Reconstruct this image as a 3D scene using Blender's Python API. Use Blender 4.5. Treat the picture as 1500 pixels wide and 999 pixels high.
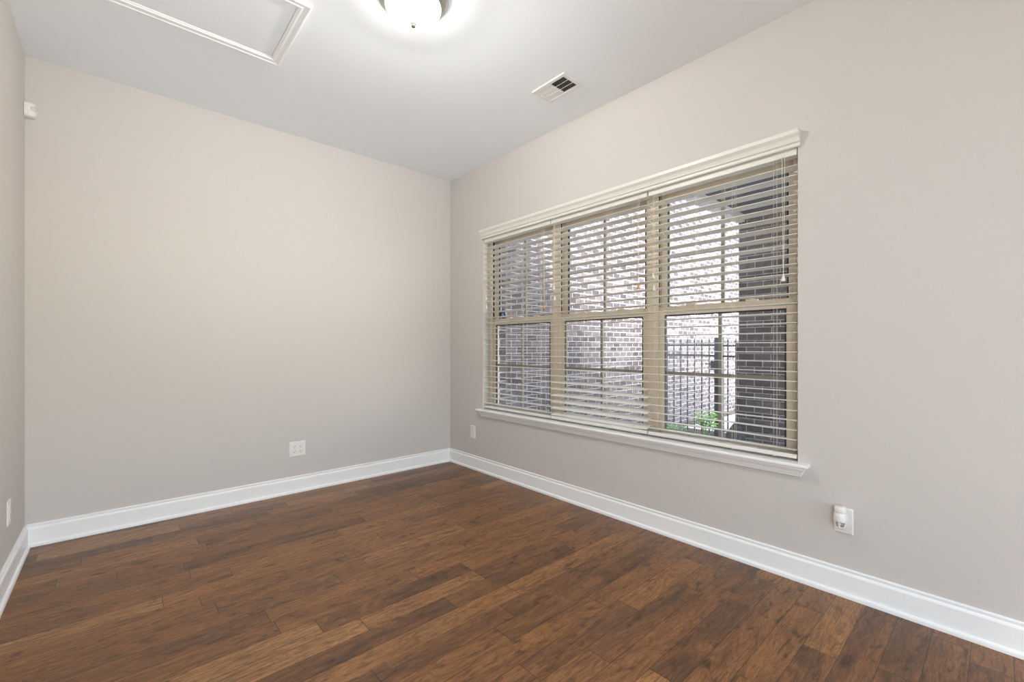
import bpy, bmesh, math, random
from mathutils import Vector, Matrix
random.seed(7)
for o in list(bpy.data.objects): bpy.data.objects.remove(o)
SC = bpy.context.scene
COL = SC.collection
R = math.radians

# ---------------------------------------------------------------- camera
cd = bpy.data.cameras.new('camera'); cam = bpy.data.objects.new('camera', cd); COL.objects.link(cam)
cam.location = (-2.436, -3.640, 1.1172)
cam.rotation_euler = (R(90), 0, -0.728714)
cd.sensor_fit = 'HORIZONTAL'; cd.sensor_width = 36
cd.lens = 646.95/1500*36
cd.shift_y = (508.05-499.5)/1500
cd.clip_start = 0.02
SC.camera = cam

# ---------------------------------------------------------------- world, lights, exposure
w = bpy.data.worlds.new('world'); SC.world = w; w.use_nodes = True
nt = w.node_tree; nt.nodes.clear()
bg = nt.nodes.new('ShaderNodeBackground'); out = nt.nodes.new('ShaderNodeOutputWorld')
sky = nt.nodes.new('ShaderNodeTexSky'); sky.sky_type = 'NISHITA'
sky.sun_disc = False; sky.sun_elevation = R(45); sky.sun_rotation = R(140); sky.air_density = 1.0; sky.dust_density = 1.0
SKY_STRENGTH = 0.74
bg.inputs['Strength'].default_value = SKY_STRENGTH
nt.links.new(sky.outputs[0], bg.inputs['Color']); nt.links.new(bg.outputs[0], out.inputs['Surface'])

sd = bpy.data.lights.new('sun', 'SUN'); sd.energy = 33.0; sd.angle = R(24); sd.color = (1.0, 0.97, 0.92)
so = bpy.data.objects.new('sun', sd); COL.objects.link(so); so.location = (-6, -4, 9)
so.rotation_euler = Vector((1.0, 0.6, -0.8)).to_track_quat('-Z', 'Y').to_euler()
def area(name, loc, rot, sx, sy, power, color):
    l = bpy.data.lights.new(name, 'AREA'); l.shape = 'RECTANGLE'; l.size = sx; l.size_y = sy
    l.energy = power; l.color = color
    o = bpy.data.objects.new(name, l); COL.objects.link(o); o.location = loc; o.rotation_euler = rot
    return o
# cool daylight that comes in from the front left of the room, behind the camera
area('front_daylight', (-2.76, -4.25, 1.3), (R(96), 0, R(-62)), 1.0, 2.0, 44, (0.80, 0.93, 1.0))
# added fill spot behind the camera, no real fixture, brightens the ceiling
UP_POWER = 205.0; UP_AT = (-1.9, -4.3, 0.3); UP_TO = (-1.5, -0.8, 2.74); UP_CONE = 60
ul = bpy.data.lights.new('ceiling_fill', 'SPOT'); ul.energy = UP_POWER; ul.color = (0.86, 0.94, 1.0); ul.spot_size = R(UP_CONE); ul.spot_blend = 1.0; ul.shadow_soft_size = 0.25
uo = bpy.data.objects.new('ceiling_fill', ul); COL.objects.link(uo); uo.location = UP_AT
uo.rotation_euler = (Vector(UP_TO)-Vector(UP_AT)).to_track_quat('-Z', 'Y').to_euler()
LAMP_EMISSION = 16.0; BULB_POWER = 112.0; LAMP_COLOR = (1.0, 0.97, 0.925)
SC.view_settings.view_transform = 'Standard'; SC.view_settings.look = 'None'
SC.view_settings.gamma = 1; SC.view_settings.use_curve_mapping = False
SC.view_settings.exposure = 0.0

# ---------------------------------------------------------------- helpers
def s2l(r, g, b):
    f = lambda c: (c/255/12.92) if c/255 <= 0.04045 else ((c/255+0.055)/1.055)**2.4
    return (f(r), f(g), f(b), 1)

def mat(name, color, rough=0.5, metal=0.0, spec=0.5, noise=0.0, bump=0.0, scale=40):
    m = bpy.data.materials.new(name); m.use_nodes = True
    t = m.node_tree; b = t.nodes['Principled BSDF']
    b.inputs['Base Color'].default_value = color
    b.inputs['Roughness'].default_value = rough
    b.inputs['Metallic'].default_value = metal
    b.inputs['Specular IOR Level'].default_value = spec
    if noise or bump:
        g = t.nodes.new('ShaderNodeNewGeometry')
        n = t.nodes.new('ShaderNodeTexNoise'); n.inputs['Scale'].default_value = scale; n.inputs['Detail'].default_value = 3
        t.links.new(g.outputs['Position'], n.inputs['Vector'])
        if noise:
            mx = t.nodes.new('ShaderNodeMix'); mx.data_type = 'RGBA'
            mx.inputs[6].default_value = tuple(c*(1-noise) for c in color[:3])+(1,)
            mx.inputs[7].default_value = tuple(min(1, c*(1+noise)) for c in color[:3])+(1,)
            t.links.new(n.outputs['Fac'], mx.inputs[0]); t.links.new(mx.outputs[2], b.inputs['Base Color'])
        if bump:
            bp = t.nodes.new('ShaderNodeBump'); bp.inputs['Strength'].default_value = bump; bp.inputs['Distance'].default_value = 0.002
            t.links.new(n.outputs['Fac'], bp.inputs['Height']); t.links.new(bp.outputs[0], b.inputs['Normal'])
    return m

class MB:
    def __init__(self): self.bm = bmesh.new()
    def box(self, x0, x1, y0, y1, z0, z1):
        v = [self.bm.verts.new(p) for p in ((x0,y0,z0),(x1,y0,z0),(x1,y1,z0),(x0,y1,z0),(x0,y0,z1),(x1,y0,z1),(x1,y1,z1),(x0,y1,z1))]
        for f in ((3,2,1,0),(4,5,6,7),(0,1,5,4),(1,2,6,5),(2,3,7,6),(3,0,4,7)): self.bm.faces.new([v[i] for i in f])
        return self
    def rings(self, rings, cap=True):
        """loft closed rings of equal length"""
        vs = [[self.bm.verts.new(p) for p in r] for r in rings]
        n = len(vs[0])
        for a, b in zip(vs, vs[1:]):
            for i in range(n): self.bm.faces.new((a[i], a[(i+1) % n], b[(i+1) % n], b[i]))
        if cap:
            self.bm.faces.new(vs[0][::-1]); self.bm.faces.new(vs[-1])
        return self
    def lathe(self, prof, c=(0,0,0), axis='z', n=32, cap=True):
        rs = []
        for r, h in prof:
            ring = []
            for i in range(n):
                a = 2*math.pi*i/n; p, q = r*math.cos(a), r*math.sin(a)
                if axis == 'z': ring.append((c[0]+p, c[1]+q, c[2]+h))
                elif axis == 'x': ring.append((c[0]+h, c[1]+p, c[2]+q))
                else: ring.append((c[0]+p, c[1]+h, c[2]+q))
            rs.append(ring)
        return self.rings(rs, cap)
    def tube(self, pts, r, n=8, cap=True):
        pts = [Vector(p) for p in pts]; rs = []
        for i, p in enumerate(pts):
            d = (pts[min(i+1, len(pts)-1)]-pts[max(i-1, 0)]).normalized()
            u = d.cross(Vector((0,0,1)))
            if u.length < 1e-3: u = d.cross(Vector((1,0,0)))
            u.normalize(); v = d.cross(u)
            rr = r[i] if isinstance(r, (list, tuple)) else r
            rs.append([p+u*rr*math.cos(2*math.pi*k/n)+v*rr*math.sin(2*math.pi*k/n) for k in range(n)])
        return self.rings(rs, cap)
    def quad(self, *p):
        self.bm.faces.new([self.bm.verts.new(q) for q in p]); return self
    def build(self, name, m, parent=None, bevel=0, smooth=False, seg=2, recenter=False):
        bmesh.ops.recalc_face_normals(self.bm, faces=self.bm.faces)
        me = bpy.data.meshes.new(name); self.bm.to_mesh(me); self.bm.free()
        o = bpy.data.objects.new(name, me); COL.objects.link(o)
        if m: me.materials.append(m)
        if smooth:
            for p in me.polygons: p.use_smooth = True
        if bevel:
            b = o.modifiers.new('bevel', 'BEVEL'); b.width = bevel; b.segments = seg; b.limit_method = 'ANGLE'; b.angle_limit = R(40)
        if parent:
            o.parent = parent
            me.transform(Matrix.Translation(-Vector(parent.location)) if parent.get('_w') is None else Matrix.Identity(4))
        return o

def tag(o, label=None, cat=None, group=None, kind=None):
    if label: o['label'] = label
    if cat: o['category'] = cat
    if group: o['group'] = group
    if kind: o['kind'] = kind
    return o
def empty(name, loc=(0,0,0)):
    o = bpy.data.objects.new(name, None); COL.objects.link(o); o.location = loc; o.empty_display_size = 0.05
    return o
# every part mesh is authored in room coordinates; sub() re-bases it on its parent chain
def sub(mb, name, m, parent, **k):
    o = mb.build(name, m, None, **k)
    base = Vector(parent.location) + (Vector(parent.parent.location) if parent.parent else Vector((0,0,0)))
    o.data.transform(Matrix.Translation(-base)); o.parent = parent
    return o
def struct(o): o['kind'] = 'structure'; return o

# ---------------------------------------------------------------- materials
M = {}
M['wall'] = mat('wall_paint', s2l(206, 201, 196), 0.75, spec=0.25, bump=0.06, scale=180)
M['ceil'] = mat('ceiling_paint', s2l(241, 244, 246), 0.85, spec=0.2, bump=0.05, scale=160)
M['trim'] = mat('trim_paint', s2l(244, 244, 243), 0.35, spec=0.4)
M['plastic'] = mat('white_plastic', s2l(232, 230, 225), 0.35)
M['slat'] = mat('blind_slat', s2l(228, 225, 217), 0.4)
M['cord'] = mat('blind_cord', s2l(225, 214, 192), 0.7)
M['wood_tassel'] = mat('tassel_wood', s2l(196, 160, 105), 0.5)
M['vinyl'] = mat('almond_vinyl', s2l(230, 215, 193), 0.4)
M['grille'] = mat('grille_bar', s2l(150, 144, 132), 0.5)
M['shadow_line'] = mat('dark_shadow_line', s2l(52, 52, 50), 0.6)  # dark colour for painted shade in the sash tracks and glass edges
M['slot'] = mat('dark_slot', s2l(30, 28, 27), 0.7)
M['nickel'] = mat('brushed_nickel', s2l(176, 170, 158), 0.28, metal=1.0)
M['finial'] = mat('dull_nickel', s2l(120, 117, 111), 0.8, spec=0.1)
M['duct'] = mat('duct_inside', s2l(40, 39, 37), 0.8)
M['iron'] = mat('fence_iron', s2l(38, 46, 54), 0.45)
M['white_ext'] = mat('white_trim_paint', s2l(232, 234, 238), 0.5)
M['soffit'] = mat('porch_ceiling_paint', s2l(62, 71, 86), 0.6)
M['concrete'] = mat('concrete', s2l(214, 212, 208), 0.85, noise=0.08, scale=6)
M['soil'] = mat('soil', s2l(74, 64, 54), 0.95, noise=0.3, scale=30)
M['stone'] = mat('grey_stone', s2l(74, 76, 82), 0.85, noise=0.25, scale=25)
M['sticker'] = mat('blue_sticker', s2l(40, 78, 128), 0.5)
M['sticker_pale'] = mat('pale_sticker_ink', s2l(150, 178, 214), 0.5)
M['lens'] = mat('sensor_lens', s2l(205, 212, 216), 0.2)

def glass_mat(name, tint=(1,1,1,1), gloss=0.06):
    m = bpy.data.materials.new(name); m.use_nodes = True; t = m.node_tree; t.nodes.clear()
    o = t.nodes.new('ShaderNodeOutputMaterial'); mx = t.nodes.new('ShaderNodeMixShader')
    tr = t.nodes.new('ShaderNodeBsdfTransparent'); tr.inputs[0].default_value = tint
    gl = t.nodes.new('ShaderNodeBsdfGlossy'); gl.inputs['Roughness'].default_value = 0.02
    mx.inputs[0].default_value = gloss
    t.links.new(tr.outputs[0], mx.inputs[1]); t.links.new(gl.outputs[0], mx.inputs[2]); t.links.new(mx.outputs[0], o.inputs[0])
    return m
M['glass'] = glass_mat('window_glass', (0.96, 0.98, 0.99, 1), 0.09)
M['clear'] = glass_mat('clear_bottle', (0.9, 0.9, 0.88, 1), 0.15)

m = bpy.data.materials.new('lit_glass_bowl'); m.use_nodes = True; t = m.node_tree; t.nodes.clear()
o = t.nodes.new('ShaderNodeOutputMaterial'); ad = t.nodes.new('ShaderNodeAddShader'); em = t.nodes.new('ShaderNodeEmission'); tr = t.nodes.new('ShaderNodeBsdfTransparent')
em.inputs[0].default_value = (*LAMP_COLOR, 1); em.inputs[1].default_value = LAMP_EMISSION; tr.inputs[0].default_value = (0.6, 0.6, 0.6, 1)
t.links.new(em.outputs[0], ad.inputs[0]); t.links.new(tr.outputs[0], ad.inputs[1]); t.links.new(ad.outputs[0], o.inputs[0])
M['bowl'] = m

def leaf_mat(name, c1, c2):
    m = bpy.data.materials.new(name); m.use_nodes = True; t = m.node_tree; b = t.nodes['Principled BSDF']
    g = t.nodes.new('ShaderNodeNewGeometry'); r = t.nodes.new('ShaderNodeMix'); r.data_type = 'RGBA'
    r.inputs[6].default_value = c1; r.inputs[7].default_value = c2
    t.links.new(g.outputs['Random Per Island'], r.inputs[0]); t.links.new(r.outputs[2], b.inputs['Base Color'])
    b.inputs['Roughness'].default_value = 0.5
    return m
M['leaf'] = leaf_mat('fresh_leaf', s2l(130, 196, 76), s2l(190, 234, 126))
M['cover'] = leaf_mat('groundcover_leaf', s2l(84, 134, 104), s2l(150, 196, 122))

class G:
    """small node-graph helper"""
    def __init__(s, t): s.t = t
    def val(s, v, inp):
        if isinstance(v, (int, float)): inp.default_value = v
        else: s.t.links.new(v, inp)
    def m(s, op, a, b=None, c=None):
        n = s.t.nodes.new('ShaderNodeMath'); n.operation = op
        s.val(a, n.inputs[0])
        if b is not None: s.val(b, n.inputs[1])
        if c is not None: s.val(c, n.inputs[2])
        return n.outputs[0]
    def vec(s, x, y, z):
        n = s.t.nodes.new('ShaderNodeCombineXYZ')
        for v, i in zip((x, y, z), n.inputs): s.val(v, i)
        return n.outputs[0]
    def white(s, v):
        n = s.t.nodes.new('ShaderNodeTexWhiteNoise'); n.noise_dimensions = '3D'; s.t.links.new(v, n.inputs['Vector']); return n.outputs['Value']
    def noise(s, v, scale, detail=4, dist=0.0, rough=0.55):
        n = s.t.nodes.new('ShaderNodeTexNoise'); n.inputs['Scale'].default_value = scale; n.inputs['Detail'].default_value = detail
        n.inputs['Distortion'].default_value = dist; n.inputs['Roughness'].default_value = rough
        s.t.links.new(v, n.inputs['Vector']); return n.outputs['Fac']
    def ramp(s, f, stops):
        n = s.t.nodes.new('ShaderNodeValToRGB'); e = n.color_ramp.elements
        while len(e) < len(stops): e.new(0.5)
        for k, (p, c) in zip(e, stops): k.position = p; k.color = c
        s.t.links.new(f, n.inputs[0]); return n.outputs[0]
    def mix(s, f, a, b, mode='MIX'):
        n = s.t.nodes.new('ShaderNodeMix'); n.data_type = 'RGBA'; n.blend_type = mode
        s.val(f, n.inputs[0])
        for v, i in ((a, 6), (b, 7)):
            if isinstance(v, tuple): n.inputs[i].default_value = v
            else: s.t.links.new(v, n.inputs[i])
        return n.outputs[2]

def floor_mat():
    m = bpy.data.materials.new('hickory_planks'); m.use_nodes = True; t = m.node_tree; b = t.nodes['Principled BSDF']; g = G(t)
    geo = t.nodes.new('ShaderNodeNewGeometry'); sp = t.nodes.new('ShaderNodeSeparateXYZ'); t.links.new(geo.outputs['Position'], sp.inputs[0])
    X, Y = sp.outputs[0], sp.outputs[1]
    W = 0.1055
    yy = g.m('DIVIDE', g.m('ADD', Y, 20.01), W); row = g.m('FLOOR', yy); fy = g.m('FRACT', yy)
    r1 = g.white(g.vec(row, 3.3, 1.1)); r2 = g.white(g.vec(row, 9.7, 5.2))
    L = g.m('MULTIPLY_ADD', r2, 0.6, 0.55)
    xx = g.m('DIVIDE', g.m('ADD', g.m('ADD', X, 30.0), g.m('MULTIPLY', r1, 4.0)), L); col = g.m('FLOOR', xx); fx = g.m('FRACT', xx)
    rnd = g.white(g.vec(row, col, 0.5)); rnd2 = g.white(g.vec(row, col, 7.5))
    dy = g.m('MULTIPLY', g.m('MINIMUM', fy, g.m('SUBTRACT', 1.0, fy)), W)
    dx = g.m('MULTIPLY', g.m('MINIMUM', fx, g.m('SUBTRACT', 1.0, fx)), L)
    off = g.m('MULTIPLY', rnd, 40.0)
    # fine grain, long along X
    p1 = g.vec(g.m('MULTIPLY_ADD', X, 5.0, off), g.m('MULTIPLY_ADD', Y, 60.0, off), off)
    grain = g.noise(p1, 1.0, 5, 0.6, 0.6)
    p1b = g.vec(g.m('MULTIPLY_ADD', X, 18.0, off), g.m('MULTIPLY_ADD', Y, 260.0, off), off)
    fine = g.noise(p1b, 1.0, 3, 0.3, 0.6)
    # broad figure
    p2 = g.vec(g.m('MULTIPLY_ADD', X, 2.2, off), g.m('MULTIPLY_ADD', Y, 9.0, off), off)
    fig = g.noise(p2, 1.0, 4, 1.2, 0.55)
    # cathedral rings
    rings = g.m('MULTIPLY_ADD', g.m('SINE', g.m('MULTIPLY', fig, 95.0)), 0.5, 0.5)
    rings = g.m('POWER', rings, 3.0)
    # mineral streaks and knots
    p3 = g.vec(g.m('MULTIPLY_ADD', X, 6.5, off), g.m('MULTIPLY_ADD', Y, 22.0, off), g.m('MULTIPLY', rnd2, 30.0))
    kn = g.noise(p3, 1.0, 4, 1.6, 0.6)
    base = g.ramp(rnd, [(0.0, s2l(98, 70, 52)), (0.25, s2l(130, 92, 62)), (0.6, s2l(150, 104, 64)), (0.85, s2l(164, 116, 70)), (1.0, s2l(190, 142, 94))])
    c = g.mix(g.ramp(grain, [(0.34, (0.62,0.62,0.62,1)), (0.60, (0.0,0.0,0.0,1))]), base, s2l(80, 52, 36))
    c = g.mix(g.ramp(fig, [(0.38, (0.0,0.0,0.0,1)), (0.68, (0.55,0.55,0.55,1))]), c, s2l(172, 118, 70))
    c = g.mix(g.m('MULTIPLY', rings, 0.34), c, s2l(58, 36, 24))
    fmask = g.ramp(fine, [(0.42, (1,1,1,1)), (0.58, (0,0,0,1))])
    c = g.mix(g.m('MULTIPLY', fmask, 0.36), c, s2l(52, 32, 22))
    kmask = g.ramp(kn, [(0.55, (0,0,0,1)), (0.70, (1,1,1,1))])
    c = g.mix(g.m('MULTIPLY', kmask, 0.72), c, s2l(46, 30, 22))
    seam = g.m('MAXIMUM', g.m('LESS_THAN', dy, 0.0011), g.m('LESS_THAN', dx, 0.0014))
    c = g.mix(g.m('MULTIPLY', seam, 0.7), c, s2l(34, 21, 14))
    t.links.new(c, b.inputs['Base Color'])
    rg = g.m('MULTIPLY_ADD', grain, 0.16, 0.30); t.links.new(rg, b.inputs['Roughness'])
    b.inputs['Specular IOR Level'].default_value = 0.42
    edge = g.m('MINIMUM', g.m('DIVIDE', g.m('MINIMUM', dy, dx), 0.004), 1.0)
    scr = g.noise(g.vec(g.m('MULTIPLY_ADD', X, 4.0, off), g.m('MULTIPLY_ADD', Y, 26.0, off), off), 1.0, 2)
    h = g.m('ADD', g.m('MULTIPLY', edge, 0.55), g.m('ADD', g.m('MULTIPLY', scr, 0.9), g.m('MULTIPLY', grain, 0.35)))
    bp = t.nodes.new('ShaderNodeBump'); bp.inputs['Strength'].default_value = 0.35; bp.inputs['Distance'].default_value = 0.002
    t.links.new(h, bp.inputs['Height']); t.links.new(bp.outputs[0], b.inputs['Normal'])
    return m
M['floor'] = floor_mat()

def brick_mat(name, axis, c1, c2, mortar, bw=0.182, rh=0.079, ms=0.0045):
    m = bpy.data.materials.new(name); m.use_nodes = True; t = m.node_tree; b = t.nodes['Principled BSDF']; g = G(t)
    geo = t.nodes.new('ShaderNodeNewGeometry'); sp = t.nodes.new('ShaderNodeSeparateXYZ'); t.links.new(geo.outputs['Position'], sp.inputs[0])
    nsp = t.nodes.new('ShaderNodeSeparateXYZ'); t.links.new(geo.outputs['Normal'], nsp.inputs[0])
    # run the courses along whichever horizontal axis the face follows
    ax = g.m('GREATER_THAN', g.m('ABSOLUTE', nsp.outputs[0]), 0.5)
    hcoord = g.m('ADD', g.m('MULTIPLY', ax, sp.outputs[1]), g.m('MULTIPLY', g.m('SUBTRACT', 1.0, ax), sp.outputs[0]))
    v = g.vec(g.m('ADD', hcoord, 20.0), g.m('ADD', sp.outputs[2], 4.02), 0.0)
    br = t.nodes.new('ShaderNodeTexBrick'); br.offset = 0.5
    br.inputs['Scale'].default_value = 1; br.inputs['Brick Width'].default_value = bw; br.inputs['Row Height'].default_value = rh
    br.inputs['Mortar Size'].default_value = ms; br.inputs['Mortar Smooth'].default_value = 0.2
    br.inputs['Color1'].default_value = c1; br.inputs['Color2'].default_value = c2; br.inputs['Mortar'].default_value = mortar
    t.links.new(v, br.inputs['Vector'])
    n = g.noise(geo.outputs['Position'], 22, 4)
    c = g.mix(0.8, br.outputs['Color'], g.ramp(n, [(0.3, (0.3,0.3,0.3,1)), (0.7, (0.75,0.75,0.75,1))]), 'OVERLAY')
    t.links.new(c, b.inputs['Base Color']); b.inputs['Roughness'].default_value = 0.9
    bp = t.nodes.new('ShaderNodeBump'); bp.inputs['Strength'].default_value = 0.5; bp.inputs['Distance'].default_value = 0.006; bp.invert = True
    t.links.new(br.outputs['Fac'], bp.inputs['Height']); t.links.new(bp.outputs[0], b.inputs['Normal'])
    return m
M['brick'] = brick_mat('house_brick', 0, s2l(66, 58, 63), s2l(112, 101, 103), s2l(200, 199, 198))

# ---------------------------------------------------------------- room shell
H = 2.74; XW = -2.8224; YF = -6.0
OY0, OY1, OZ0, OZ1 = -2.972, -0.522, 0.545, 2.10        # window opening
WT = 0.18
struct(MB().box(XW-0.2, 0.2, YF-0.2, 0.2, -0.12, 0).build('floor', M['floor']))
struct(MB().box(XW-0.2, 0.2, YF-0.2, 0.2, H, H+0.15).build('ceiling', M['ceil']))
struct(MB().box(XW-0.2, WT, 0, 0.2, 0, H).build('wall_back', M['wall']))
struct(MB().box(XW-0.2, XW, YF-0.2, 0, 0, H).build('wall_left', M['wall']))
mb = MB()
mb.box(0, WT, YF-0.2, OY0, 0, H).box(0, WT, OY1, 0, 0, H).box(0, WT, OY0, OY1, 0, OZ0).box(0, WT, OY0, OY1, OZ1, H)
struct(mb.build('wall_right', M['wall']))
mb = MB()   # the front end has one wide opening that lets daylight in
mb.box(XW, XW+0.2, YF-0.15, YF, 0, H).box(-0.2, 0, YF-0.15, YF, 0, H).box(XW+0.2, -0.2, YF-0.15, YF, 2.45, H)
struct(mb.build('wall_front', M['wall']))

# baseboards (profile with bead, step and shoe moulding)
BP = [(0.0, 0.125), (0.006, 0.125), (0.009, 0.122), (0.009, 0.116), (0.006, 0.113), (0.006, 0.109), (0.012, 0.104), (0.014, 0.099), (0.014, 0.0), (0.0, 0.0)]
SP = [(0.014, 0.021), (0.018, 0.0205), (0.022, 0.018), (0.0245, 0.014), (0.0255, 0.008), (0.0255, 0.0), (0.014, 0.0)]
def base(name, prof, ends):
    """ends: two functions p -> (x,y) at each end, mitred"""
    mb = MB(); mb.rings([[(*e(p), z) for p, z in prof] for e in ends]); return mb
for nm, ends in (('back', (lambda p: (XW+p, -p), lambda p: (-p, -p))),
                 ('right', (lambda p: (-p, -p), lambda p: (-p, YF))),
                 ('left', (lambda p: (XW+p, YF), lambda p: (XW+p, -p)))):
    o = struct(base('b', BP, ends).build('baseboard_'+nm, M['trim']))
    c = base('s', SP, ends).build('shoe_moulding', M['trim']); c.parent = o

# ---------------------------------------------------------------- the outside (what the window looks onto)
GZ = -0.36
o = MB().box(0.0, 14, -9, 4, GZ-0.2, GZ).build('ground', M['soil']); struct(o)
o = MB().box(5.3, 13, -8.5, 0.3, GZ-0.02, GZ+0.012).build('path', M['concrete']); struct(o)
o = MB().box(WT, 11.5, 0.55, 0.85, GZ, 5.6).build('house_wing_wall', M['brick']); struct(o)
o = MB().box(WT-0.17, WT+0.12, -6.5, 0.85, H+0.16, 3.62).build('shade_wall', M['brick']); struct(o)  # unseen wall added above, its height set to shade the wing wall
# exterior brick skin around the window
mb = MB()
mb.box(WT, WT+0.1, -6.5, OY0-0.01, GZ, H+0.16).box(WT, WT+0.1, OY1+0.01, 0.55, GZ, H+0.16).box(WT, WT+0.1, OY0-0.01, OY1+0.01, GZ, OZ0-0.03).box(WT, WT+0.1, OY0-0.01, OY1+0.01, OZ1+0.03, H+0.16)
struct(mb.build('exterior_wall', M['brick']))
# porch to the right: slab, dark ceiling, white beam
struct(MB().box(WT+0.1, 4.0, -6.5, -1.40, GZ, -0.06).build('porch_slab', M['concrete']))
struct(MB().box(WT+0.1, 4.0, -6.5, -1.43, 2.74, 2.9).build('porch_ceiling', M['soffit']))
mb = MB(); mb.box(WT+0.1, 3.28, -1.51, -1.41, 2.645, 2.735)
# arched corner bracket where the beam meets the pillar
arc = [(3.28, 2.645)] + [(3.28-0.22*(1-math.sin(a)), 2.645-0.14*(1-math.cos(a))) for a in [R(90)*k/8 for k in range(8, -1, -1)]]
struct(mb.build('porch_beam', M['white_ext'], bevel=0.006))
p = empty('brick_pillar', (3.6, -1.9, -0.06)); tag(p, 'shaded grey brick porch pillar seen through the right-hand window', 'pillar')
sub(MB().box(3.30, 3.90, -2.45, -1.43, -0.06, 2.74), 'shaft', M['brick'], p)
sub(MB().box(3.275, 3.925, -2.475, -1.405, -0.06, 1.17), 'pedestal', M['brick'], p)

# rounded stone at the pillar foot
mb = MB(); bmesh.ops.create_icosphere(mb.bm, subdivisions=3, radius=1)
for v in mb.bm.verts:
    n = 1+0.10*math.sin(3*v.co.x+1)*math.cos(4*v.co.y)+0.06*math.sin(7*v.co.z)
    v.co = Vector((v.co.x*0.13*n+3.12, v.co.y*0.10*n-1.47, v.co.z*0.17*n+0.02))
o = mb.build('boulder', M['stone'], smooth=True); tag(o, 'dark grey rounded stone at the foot of the brick porch pillar', 'stone')

# iron fence, parallel to the window wall
FX = 5.0
def picket(y, top):
    mb = MB(); s = 0.0085
    sq = lambda h, k: [(FX-s*k, y-s*k, h), (FX+s*k, y-s*k, h), (FX+s*k, y+s*k, h), (FX-s*k, y+s*k, h)]
    mb.rings([sq(GZ+0.03, 1), sq(top-0.09, 1), sq(top-0.085, 1.5), sq(top-0.06, 1.5), sq(top, 0.15)]); return mb
def fence(y0, y1, ys, dz, label):
    f = empty('iron_fence_panel', (FX, (y0+y1)/2, GZ)); tag(f, label, 'fence', 'black iron fence beyond the window')
    for z in (1.145+dz, 0.972+dz, -0.25+dz):
        sub(MB().box(FX-0.014, FX+0.014, y1, y0, z-0.016, z+0.016), 'rail', M['iron'], f)
    for y in ys: sub(picket(y, 1.275+dz), 'picket', M['iron'], f)
    return f
from_px = lambda u: -3.640+(FX+2.436)*(math.cos(0.728714)-math.sin(0.728714)*(u-750)/646.95)/(math.sin(0.728714)+math.cos(0.728714)*(u-750)/646.95)
PY0, PY1 = from_px(1048.2), from_px(1058.8)
ys = [from_px(1039)+0.1265*k for k in range(0, 8)]
gate = fence(0.55, PY0+0.002, ys, 0.0, 'long black iron fence panel with latch box, left of the square gate post')
fence(PY1-0.002, -1.1, [from_px(1066.3)-0.1265*k for k in range(0, 4)], -0.012, 'short black iron fence stretch between gate post and brick pillar')
p = empty('gate_post', (FX, (PY0+PY1)/2, GZ)); tag(p, 'thick black square iron post between the two fence stretches', 'post')
mb = MB(); yc = (PY0+PY1)/2; hw = (PY0-PY1)/2
mb.box(FX-hw, FX+hw, yc-hw, yc+hw, GZ, 1.27); sub(mb, 'post', M['iron'], p, bevel=0.006)
lb = sub(MB().box(FX-0.06, FX-0.015, PY0+0.003, PY0+0.068, 0.73, 0.885), 'latch_box', M['iron'], gate, bevel=0.012)
sub(MB().tube([(FX-0.04, PY0+0.066, 0.83), (FX-0.04, PY0+0.155, 0.832)], 0.009), 'latch_handle', M['iron'], lb)

# plants at the foot of the fence
def leaf(mb, base, d, L, W, droop):
    d = Vector(d).normalized(); s = d.cross(Vector((0,0,1))).normalized(); n = 5; vs = []
    for i in range(n+1):
        q = i/n; c = Vector(base)+d*L*q-Vector((0,0,1))*droop*q*q; wd = W*math.sin(math.pi*min(0.98, 0.06+q*0.94))
        vs.append((mb.bm.verts.new(c-s*wd+Vector((0,0,wd*0.3))), mb.bm.verts.new(c), mb.bm.verts.new(c+s*wd+Vector((0,0,wd*0.3)))))
    for a, b2 in zip(vs, vs[1:]):
        mb.bm.faces.new((a[0], a[1], b2[1], b2[0])); mb.bm.faces.new((a[1], a[2], b2[2], b2[1]))
pl = empty('leafy_plant', (4.6, -0.42, GZ)); tag(pl, 'bright green leafy plant growing in front of the gate post', 'plant')
st = MB(); lf = MB()
for k in range(9):
    a = k*2.4; rr = 0.05+0.22*((k*0.37) % 1); tip = Vector((4.6+0.4*rr*math.cos(a), -0.42+rr*math.sin(a)*1.1, GZ+0.24+0.27*((k*0.53) % 1)))
    b0 = Vector((4.6, -0.42+0.02*math.sin(a), GZ))
    mid = (b0+tip)/2+Vector((0, 0, 0.05))
    st.tube([b0, mid, tip], [0.007, 0.005, 0.003], 6)
    for j in range(9):
        q = 0.45+0.55*j/8; c = b0.lerp(tip, q)+Vector((0,0,0.05*(1-abs(2*q-1))))
        aa = a+j*2.2; leaf(lf, c, (math.cos(aa), math.sin(aa), 0.35), 0.12+0.05*random.random(), 0.027, 0.035)
sub(st, 'stems', M['leaf'], pl); sub(lf, 'leaves', M['leaf'], pl)
gc = MB()
for k in range(700):
    x = random.uniform(4.0, 4.83); y = random.uniform(-0.02, 0.46); a = random.uniform(0, 6.28)
    h = random.uniform(0.0, 0.10)*(1.25 if y > -0.3 else 0.8)
    leaf(gc, (x, y, GZ+h), (math.cos(a), math.sin(a), 0.5), random.uniform(0.05, 0.09), 0.014, 0.03)
o = gc.build('groundcover', M['cover']); tag(o, 'low blue-green groundcover leaves along the foot of the iron fence', 'groundcover', kind='stuff')

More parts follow.
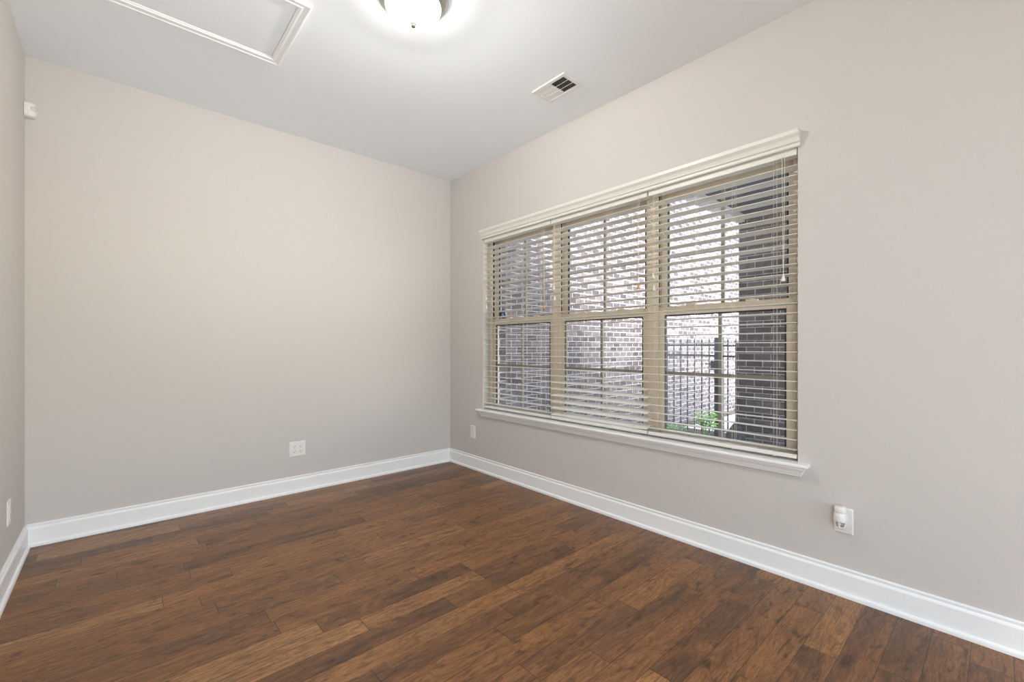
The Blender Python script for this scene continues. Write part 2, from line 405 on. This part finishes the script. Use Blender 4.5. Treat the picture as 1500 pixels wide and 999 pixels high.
# ---------------------------------------------------------------- windows
UW = (OY1-OY0)/3
for k in range(3):
    y1 = OY1-UW*k; y0 = y1-UW
    win = empty('window_%d' % (k+1), (0.12, (y0+y1)/2, OZ0)); struct(win)
    FW = 0.028
    mb = MB(); a, b2 = 0.075, 0.165
    mb.box(a, b2, y0, y0+FW, OZ0, OZ1).box(a, b2, y1-FW, y1, OZ0, OZ1).box(a, b2, y0+FW, y1-FW, OZ1-0.03, OZ1).box(a, b2, y0+FW, y1-FW, OZ0, OZ0+0.022)
    # inner stop bead
    for s in (y0+FW, y1-FW-0.012): mb.box(0.075, 0.083, s, s+0.012, OZ0+0.022, OZ1-0.03)
    fr = sub(mb, 'frame', M['vinyl'], win, bevel=0.002)
    # dark strips painting the shade in the open balance tracks above the lower sash
    mb = MB()
    for s0, s1 in ((y0+FW, y0+FW+0.004), (y1-FW-0.004, y1-FW)): mb.box(0.092, 0.108, s0, s1, 1.37, OZ1-0.03)
    sub(mb, 'track_shadow', M['shadow_line'], fr)
    def sash(nm, xa, xb, z0, z1, st_, rb, rt):
        ya, yb = y0+FW+0.003, y1-FW-0.003
        mb = MB(); mb.box(xa, xb, ya, ya+st_, z0, z1).box(xa, xb, yb-st_, yb, z0, z1).box(xa, xb, ya+st_, yb-st_, z0, z0+rb).box(xa, xb, ya+st_, yb-st_, z1-rt, z1)
        s = sub(mb, nm, M['vinyl'], win, bevel=0.003)
        g0, g1, h0, h1 = ya+st_, yb-st_, z0+rb, z1-rt; xm = (xa+xb)/2
        sub(MB().box(xm-0.002, xm+0.002, g0, g1, h0, h1), 'panes', M['glass'], s)
        mb = MB(); gw = 0.009; yc, zc = (g0+g1)/2, (h0+h1)/2-(0.025 if nm == 'upper_sash' else 0)
        mb.box(xm-0.007, xm+0.007, yc-gw, yc+gw, h0, h1).box(xm-0.007, xm+0.007, g0, yc-gw, zc-gw, zc+gw).box(xm-0.007, xm+0.007, yc+gw, g1, zc-gw, zc+gw)
        sub(mb, 'grille', M['grille'], s)
        mb = MB(); e = 0.007
        mb.box(xa+0.001, xm, g0, g0+e, h0, h1).box(xa+0.001, xm, g1-e, g1, h0, h1).box(xa+0.001, xm, g0+e, g1-e, h1-e, h1)
        sub(mb, 'glazing_shadow', M['shadow_line'], s)  # dark strips painting the shadow along the edges of the glass
        return s, (g0, g1, h0, h1, xm)
    lo, g_ = sash('lower_sash', 0.086, 0.118, OZ0+0.022, 1.362, 0.044, 0.034, 0.05)
    up, gu = sash('upper_sash', 0.122, 0.154, 1.318, OZ1-0.03, 0.044, 0.05, 0.034)
    for f in (0.25, 0.75):
        yl = g_[0]+(g_[1]-g_[0])*f
        mb = MB(); mb.box(0.090, 0.114, yl-0.03, yl+0.03, 1.362, 1.372); mb.lathe([(0.012, 0), (0.012, 0.010), (0.008, 0.014)], (0.102, yl, 1.371), n=16)
        mb.box(0.094, 0.106, yl, yl+0.035, 1.376, 1.384)
        sub(mb, 'sash_lock', M['vinyl'], win, bevel=0.002)
    if k == 0:
        # eight-sided alarm sticker low in the corner of the upper pane
        c = Vector((gu[4]-0.003, gu[1]-0.040, gu[2]+0.046))
        stk = empty('window_sticker', c); tag(stk, 'small blue sticker in the corner of the left window pane', 'sticker')
        oc = [(c.y+0.034*math.cos(R(22.5+45*i)), c.z+0.044*math.sin(R(22.5+45*i))) for i in range(8)]
        sub(MB().rings([[(c.x+0.0008, y, z) for y, z in oc], [(c.x, y, z) for y, z in oc]]), 'face', M['sticker'], stk)
        mb = MB(); tri = [(0.0, 0.012), (0.016, -0.010), (0.016, -0.030), (-0.016, -0.030), (-0.016, -0.010)]
        mb.rings([[(c.x, c.y+y, c.z+z) for y, z in tri], [(c.x-0.0006, c.y+y, c.z+z) for y, z in tri]])
        sub(mb, 'emblem', M['sticker_pale'], stk)

# window stool and moulded apron with mitred returns
def returned(prof, ya, yb, xback=0.0):
    """prof: list of (projection, z); the ends return by the same projection"""
    mb = MB(); mb.rings([[(xback, ya-p, z), (-p, ya-p, z), (-p, yb+p, z), (xback, yb+p, z)] for p, z in prof]); return mb
SY0, SY1 = OY0, OY1
mb = MB()
mb.rings([[(0.0, SY0-p, z), (-p, SY0-p, z), (-p, SY1+p, z), (0.0, SY1+p, z)] for p, z in ((0.046, 0.546), (0.050, 0.549), (0.051, 0.555), (0.050, 0.560), (0.046, 0.563))])
mb.box(-0.001, 0.075, SY0, SY1, 0.545, 0.563)
st = struct(mb.build('trim_1', M['trim']))
ap = returned([(0.012, 0.497), (0.015, 0.499), (0.017, 0.507), (0.021, 0.511), (0.024, 0.520), (0.031, 0.531), (0.036, 0.535), (0.038, 0.546)], SY0, SY1).build('apron', M['trim']); ap.parent = st

# ---------------------------------------------------------------- valance and blinds
VP = [(0.0, 2.076), (0.010, 2.076), (0.014, 2.077), (0.016, 2.082), (0.016, 2.092), (0.021, 2.095), (0.024, 2.099), (0.021, 2.103), (0.023, 2.108), (0.028, 2.119), (0.036, 2.128), (0.040, 2.133), (0.040, 2.150), (0.037, 2.153), (0.0, 2.153)]
v = MB(); v.rings([[(-p, y, z) for p, z in VP] for y in (OY0-0.012, OY1+0.012)])
o = v.build('valance', M['slat']); tag(o, 'long cream crown-moulded valance across the top of the window blinds', 'valance')

def lerp_pts(pts, x):
    for (a, fa), (b2, fb) in zip(pts, pts[1:]):
        if x <= b2: return fa+(fb-fa)*max(0, (x-a)/(b2-a))
    return pts[-1][1]
def blind(ya, yb, tilt, label, lift_z, tassel_mat, tilt_z):
    """ya > yb (left to right as seen from the room)"""
    r = empty('window_blind', (0.03, (ya+yb)/2, 0.58)); tag(r, label, 'blind', 'wide-slat blinds in the window')
    sub(MB().box(0.006, 0.060, yb, ya, 2.045, 2.088), 'head_rail', M['slat'], r, bevel=0.003)
    xc = 0.031; mb = MB(); D = 0.028; nsl = 30
    zs = [0.617+0.0474*i for i in range(nsl)]
    for i, z in enumerate(zs):
        a = R(lerp_pts(tilt, i/(nsl-1)))      # positive: room edge up
        prof = []
        for sgn in (1, -1):
            for q in range(7):
                u = -1+2*q/6 if sgn > 0 else 1-2*q/6
                hh = sgn*0.0013+0.0006*(1-u*u); x = D*u
                prof.append((xc+x*math.cos(a)+hh*math.sin(a), z-x*math.sin(a)+hh*math.cos(a)))
        mb.rings([[(x, yb, zz) for x, zz in prof], [(x, ya, zz) for x, zz in prof]])
    sub(mb, 'slats', M['slat'], r)
    mb = MB(); mb.rings([[(xc-0.027, y, 0.577), (xc+0.027, y, 0.577), (xc+0.027, y, 0.590), (xc+0.022, y, 0.596), (xc-0.022, y, 0.596), (xc-0.027, y, 0.590)] for y in (yb, ya)])
    sub(mb, 'bottom_rail', M['slat'], r, bevel=0.002)
    L = ya-yb
    for f in (0.1, 0.3, 0.5, 0.7):
        y = ya-f*L/0.80
        mb = MB()
        for x in (xc-0.028, xc+0.028): mb.tube([(x, y, 0.59), (x, y, 2.06)], 0.0007, 5)
        mb.tube([(xc-0.024, y-0.012, 0.59), (xc-0.026, y-0.012, 2.06)], 0.0006, 5)
        for z in zs: mb.tube([(xc-0.028, y, z-0.002), (xc+0.028, y, z-0.002)], 0.0005, 4)
        mb.lathe([(0.006, 0), (0.006, 0.003), (0.003, 0.004)], (xc-0.018, y, 0.5725), n=12)
        sub(mb, 'ladder_cord', M['cord'], r)
    def tassel(mb, y, z):
        mb.lathe([(0.003, 0.017), (0.005, 0.013), (0.006, 0.004), (0.0095, -0.010), (0.0105, -0.014), (0.008, -0.017)], (xc-0.034, y, z), n=14)
    y = yb+0.055
    lc = sub(MB().tube([(xc-0.034, y-0.006, 2.06), (xc-0.034, y-0.002, lift_z+0.10), (xc-0.034, y, lift_z+0.015)], 0.0011, 6).tube([(xc-0.034, y+0.006, 2.06), (xc-0.034, y+0.002, lift_z+0.10), (xc-0.034, y, lift_z+0.015)], 0.0011, 6), 'lift_cord', M['cord'], r)
    mb = MB(); tassel(mb, y, lift_z); t = sub(mb, 'tassel', tassel_mat, lc, smooth=True)
    for dy, z in zip((0.040, 0.046), tilt_z):
        y = ya-dy
        tc = sub(MB().tube([(xc-0.034, y, 2.06), (xc-0.034, y, z+0.015)], 0.0010, 6), 'tilt_cord', M['cord'], r)
        mb = MB(); tassel(mb, y, z); sub(mb, 'tassel', M['slat'], tc, smooth=True)
g = 0.004
blind(OY1-0.006, -1.338, [(0, 0), (0.3, 0), (0.5, 4), (1, 8)], 'white slatted blind on the left, nearest the room corner', 1.425, M['wood_tassel'], (1.55, 1.47))
blind(-1.346, -2.158, [(0, -25), (0.10, -21), (0.17, -13), (0.24, -2), (0.35, 0), (0.5, 4), (1, 8)], 'middle white blind, its lowest slats tipped down towards the room', 1.497, M['wood_tassel'], (1.56, 1.48))
blind(-2.166, OY0+0.006, [(0, 4), (0.3, 1.5), (0.5, 4), (1, 9)], 'white slatted blind on the right with a cream tassel in front of the pillar', 1.455, M['slat'], (1.55, 1.475))

# ---------------------------------------------------------------- ceiling lamp
LX, LY = -1.418, -1.815
lp = empty('ceiling_lamp', (LX, LY, H)); tag(lp, 'round flush ceiling lamp with glowing white bowl and nickel rim', 'lamp')
mb = MB(); mb.lathe([(0.10, 0.0), (0.158, 0.0), (0.162, -0.008), (0.161, -0.016), (0.153, -0.021), (0.152, -0.026), (0.148, -0.034), (0.138, -0.040), (0.134, -0.046), (0.127, -0.052), (0.11, -0.052)], (LX, LY, H), n=64)
sub(mb, 'rim', M['nickel'], lp, smooth=True)
prof = [(0.1265, -0.046)] + [(0.1265*math.cos(a), -0.048-0.083*math.sin(a)) for a in [R(90)*k/14 for k in range(0, 14)]] + [(0.004, -0.131)]
mb = MB(); mb.lathe(prof, (LX, LY, H), n=64); sub(mb, 'glass_bowl', M['bowl'], lp, smooth=True)
mb = MB(); mb.lathe([(0.004, -0.125), (0.014, -0.130), (0.015, -0.134), (0.012, -0.138), (0.011, -0.142), (0.011, -0.146), (0.006, -0.150)], (LX, LY, H), n=24)
sub(mb, 'finial', M['finial'], lp, smooth=True)

bl = bpy.data.lights.new('lamp_bulb', 'POINT'); bl.energy = BULB_POWER; bl.color = LAMP_COLOR; bl.shadow_soft_size = 0.025
bo = bpy.data.objects.new('lamp_bulb', bl); COL.objects.link(bo); bo.location = (LX, LY, H-0.055)

# ---------------------------------------------------------------- attic hatch
hx1, hx0, hy1, hy0 = -1.745, -2.72, -0.858, -1.446
h = empty('attic_hatch', ((hx0+hx1)/2, (hy0+hy1)/2, H)); tag(h, 'white attic access panel with moulded trim frame in the ceiling', 'hatch')
fp = [(0.0, 0.0), (0.0, -0.012), (0.004, -0.016), (0.010, -0.016), (0.014, -0.013), (0.030, -0.011), (0.034, -0.014), (0.040, -0.014), (0.044, -0.010), (0.050, -0.008), (0.052, 0.0)]
mb = MB(); loops = []
for d, z in fp:
    loops.append([(hx0+d, hy0+d, H+z), (hx1-d, hy0+d, H+z), (hx1-d, hy1-d, H+z), (hx0+d, hy1-d, H+z)])
mb.rings(loops, cap=False); sub(mb, 'trim_frame', M['trim'], h)
sub(MB().box(hx0+0.054, hx1-0.054, hy0+0.054, hy1-0.054, H-0.005, H), 'panel', M['ceil'], h)

# ---------------------------------------------------------------- ceiling register
vx0, vx1, vy0, vy1 = -0.474, -0.294, -1.900, -1.626
vt = empty('ceiling_vent', ((vx0+vx1)/2, (vy0+vy1)/2, H)); tag(vt, 'white two-way metal air register in the ceiling near the window', 'vent')
ym = (vy0+vy1)/2; b_ = 0.026
mb = MB(); z1, z0 = H, H-0.010
mb.box(vx0, vx0+b_, vy0, vy1, z0, z1).box(vx1-b_, vx1, vy0, vy1, z0, z1).box(vx0+b_, vx1-b_, vy0, vy0+b_, z0, z1).box(vx0+b_, vx1-b_, vy1-b_, vy1, z0, z1).box(vx0+b_, vx1-b_, ym-0.005, ym+0.005, z0, z1)
sub(mb, 'frame', M['plastic'], vt, bevel=0.004)
sub(MB().box(vx0+b_, vx1-b_, vy0+b_, vy1-b_, H-0.0012, H), 'duct_opening', M['duct'], vt)
mb = MB()
def fins(ya, yb, s):
    n = 9
    for i in range(n):
        y = ya+(yb-ya)*(i+0.5)/n; q = 0.0045
        mb.rings([[(x, y-s*q, H-0.0095), (x, y-s*q+0.0008, H-0.0095), (x, y+s*q+0.0008, H-0.0016), (x, y+s*q, H-0.0016)] for x in (vx0+b_, vx1-b_)])
fins(vy0+b_, ym-0.005, 1); fins(ym+0.005, vy1-b_, -1)
sub(mb, 'louvres', M['plastic'], vt)
mb = MB()
for i in (1, 2): 
    x = vx0+b_+(vx1-vx0-2*b_)*i/3; mb.box(x-0.001, x+0.001, vy0+b_, vy1-b_, H-0.0085, H-0.0065)
sub(mb, 'cross_bar', M['plastic'], vt)
sub(MB().box(vx0+0.060, vx0+0.072, vy1-b_-0.008, vy1-b_-0.002, H-0.022, H-0.008), 'damper_lever', M['plastic'], vt, bevel=0.001)

# ---------------------------------------------------------------- corner motion sensor
c0 = Vector((XW, 0, 2.392)); s = empty('motion_sensor', c0); tag(s, 'small white motion sensor high in the left room corner', 'sensor')
# plan section across the corner: flat on both walls, bowed front
W_ = 0.048
def plan(k, dz, tiltout=0.0):
    pts = [(0.0, 0.0), (W_*k, 0.0)]
    for q in range(1, 8):
        u = q/8; a = Vector((W_*k, 0.0)).lerp(Vector((0.0, -W_*k)), u); bow = 0.022*math.sin(math.pi*u)*k+tiltout
        pts.append((a.x+bow*0.7, a.y-bow*0.7))
    pts.append((0.0, -W_*k))
    return [(c0.x+0.001+x, c0.y-0.001+y, c0.z+dz) for x, y in pts]
sub(MB().rings([plan(0.72, 0.0), plan(0.90, 0.006), plan(1.0, 0.022), plan(1.0, 0.068), plan(0.9, 0.077), plan(0.8, 0.079)]), 'housing', M['plastic'], s, bevel=0.002)
d = Vector((0.7071, -0.7071, 0)); cc = c0+Vector((0.001, -0.001, 0))+Vector((W_/2, -W_/2, 0))+d*0.0215+Vector((0, 0, 0.045))
mb = MB(); rs = []
for rr, hh in ((0.014, -0.004), (0.014, 0.001), (0.010, 0.003), (0.004, 0.004)):
    ring = []
    for i in range(20):
        a = 2*math.pi*i/20; t_ = Vector((0.7071, 0.7071, 0))
        ring.append(cc+d*hh+t_*rr*math.cos(a)+Vector((0, 0, 1))*rr*math.sin(a)*1.15)
    rs.append(ring)
mb.rings(rs); sub(mb, 'lens', M['lens'], s, smooth=True)

# ---------------------------------------------------------------- outlets: built on the wall with normal n and horizontal tangent t
def outlet(name, centre, n, t, gangs, label, cat, group=None):
    n, t, c = Vector(n), Vector(t), Vector(centre); up = Vector((0, 0, 1))
    r = empty(name, c); tag(r, label, cat, group)
    P = lambda u, v, d: c+t*u+up*v+n*d
    def blk(mb, u0, u1, v0, v1, d0, d1, ch=0.0):
        lo_ = [P(u, v, d0) for u, v in ((u0, v0), (u1, v0), (u1, v1), (u0, v1))]
        hi_ = [P(u, v, d1) for u, v in ((u0+ch, v0+ch), (u1-ch, v0+ch), (u1-ch, v1-ch), (u0+ch, v1-ch))]
        mb.rings([lo_, hi_])
    hw = 0.035+0.023*(gangs-1); hh = 0.057
    mb = MB(); blk(mb, -hw, hw, -hh, hh, 0.0, 0.0035); blk(mb, -hw, hw, -hh, hh, 0.0035, 0.006, 0.004)
    sub(mb, 'cover_plate', M['plastic'], r)
    for gi in range(gangs):
        u0 = (gi-(gangs-1)/2)*0.046
        for vz in (0.0195, -0.0195):
            mb = MB(); ring = []
            for i in range(20):
                a = 2*math.pi*i/20; ring.append((u0+0.0165*math.cos(a), vz+max(-0.0135, min(0.0135, 0.0175*math.sin(a)))))
            mb.rings([[P(u, v, 0.006) for u, v in ring], [P(u, v, 0.0082) for u, v in ring]])
            rc = sub(mb, 'receptacle', M['plastic'], r)
            mb = MB()
            for du in (-0.0062, 0.0062): blk(mb, u0+du-0.0009, u0+du+0.0009, vz+0.000, vz+0.008, 0.0080, 0.0084)
            blk(mb, u0-0.0024, u0+0.0024, vz-0.0085, vz-0.0035, 0.0080, 0.0084)
            sub(mb, 'slots', M['slot'], rc)
        mb = MB(); ring = [(u0+0.003*math.cos(2*math.pi*i/12), 0.003*math.sin(2*math.pi*i/12)) for i in range(12)]
        mb.rings([[P(u, v, 0.006) for u, v in ring], [P(u, v, 0.0072) for u, v in ring]]); sub(mb, 'screw', M['plastic'], r)
    return r
outlet('wall_outlet', (-1.405, 0, 0.332), (0, -1, 0), (1, 0, 0), 2, 'square white double outlet plate on the back wall', 'outlet')
outlet('wall_outlet', (0, -0.374, 0.337), (-1, 0, 0), (0, -1, 0), 1, 'narrow white outlet near the far corner, left under the windowsill', 'outlet')
outlet('wall_outlet', (0, -3.152, 0.337), (-1, 0, 0), (0, -1, 0), 1, 'white outlet right of the window holding the plug-in air freshener', 'outlet')
outlet('wall_outlet', (XW, -0.50, 0.335), (1, 0, 0), (0, 1, 0), 1, 'white outlet on the left wall at the photo edge', 'outlet')

# plug-in air freshener in the upper receptacle
c = Vector((-0.036, -3.146, 0.352)); pf = empty('air_freshener', c); tag(pf, 'white plug-in air freshener in the outlet right of the window', 'air freshener')
mb = MB(); mb.lathe([(0.0215, 0.030), (0.0225, 0.034), (0.0225, 0.049), (0.021, 0.053), (0.014, 0.0545), (0.004, 0.055)], c, n=32); sub(mb, 'cap', M['plastic'], pf, smooth=True)
mb = MB(); mb.lathe([(0.0225, -0.012), (0.0245, -0.010), (0.025, 0.0), (0.0245, 0.018), (0.022, 0.027), (0.0195, 0.031)], c, n=32); sub(mb, 'body', M['plastic'], pf, smooth=True)
mb = MB()   # open skirt: posts round the bottle
for i in range(5):
    a = R(36+72*i); p0 = c+Vector((0.0215*math.cos(a), 0.0215*math.sin(a), -0.012)); p1 = c+Vector((0.017*math.cos(a), 0.017*math.sin(a), -0.034))
    mb.tube([p0, p1], 0.0035, 8)
mb.lathe([(0.013, -0.033), (0.018, -0.033), (0.018, -0.037), (0.012, -0.038)], c, n=24)
sub(mb, 'skirt', M['plastic'], pf)
mb = MB(); mb.lathe([(0.006, -0.012), (0.014, -0.016), (0.0155, -0.022), (0.0155, -0.036), (0.012, -0.043), (0.004, -0.045)], c, n=24); sub(mb, 'refill_bottle', M['clear'], pf, smooth=True)
sub(MB().box(-0.018, -0.0085, -3.158, -3.146, 0.345, 0.372), 'plug', M['plastic'], pf)
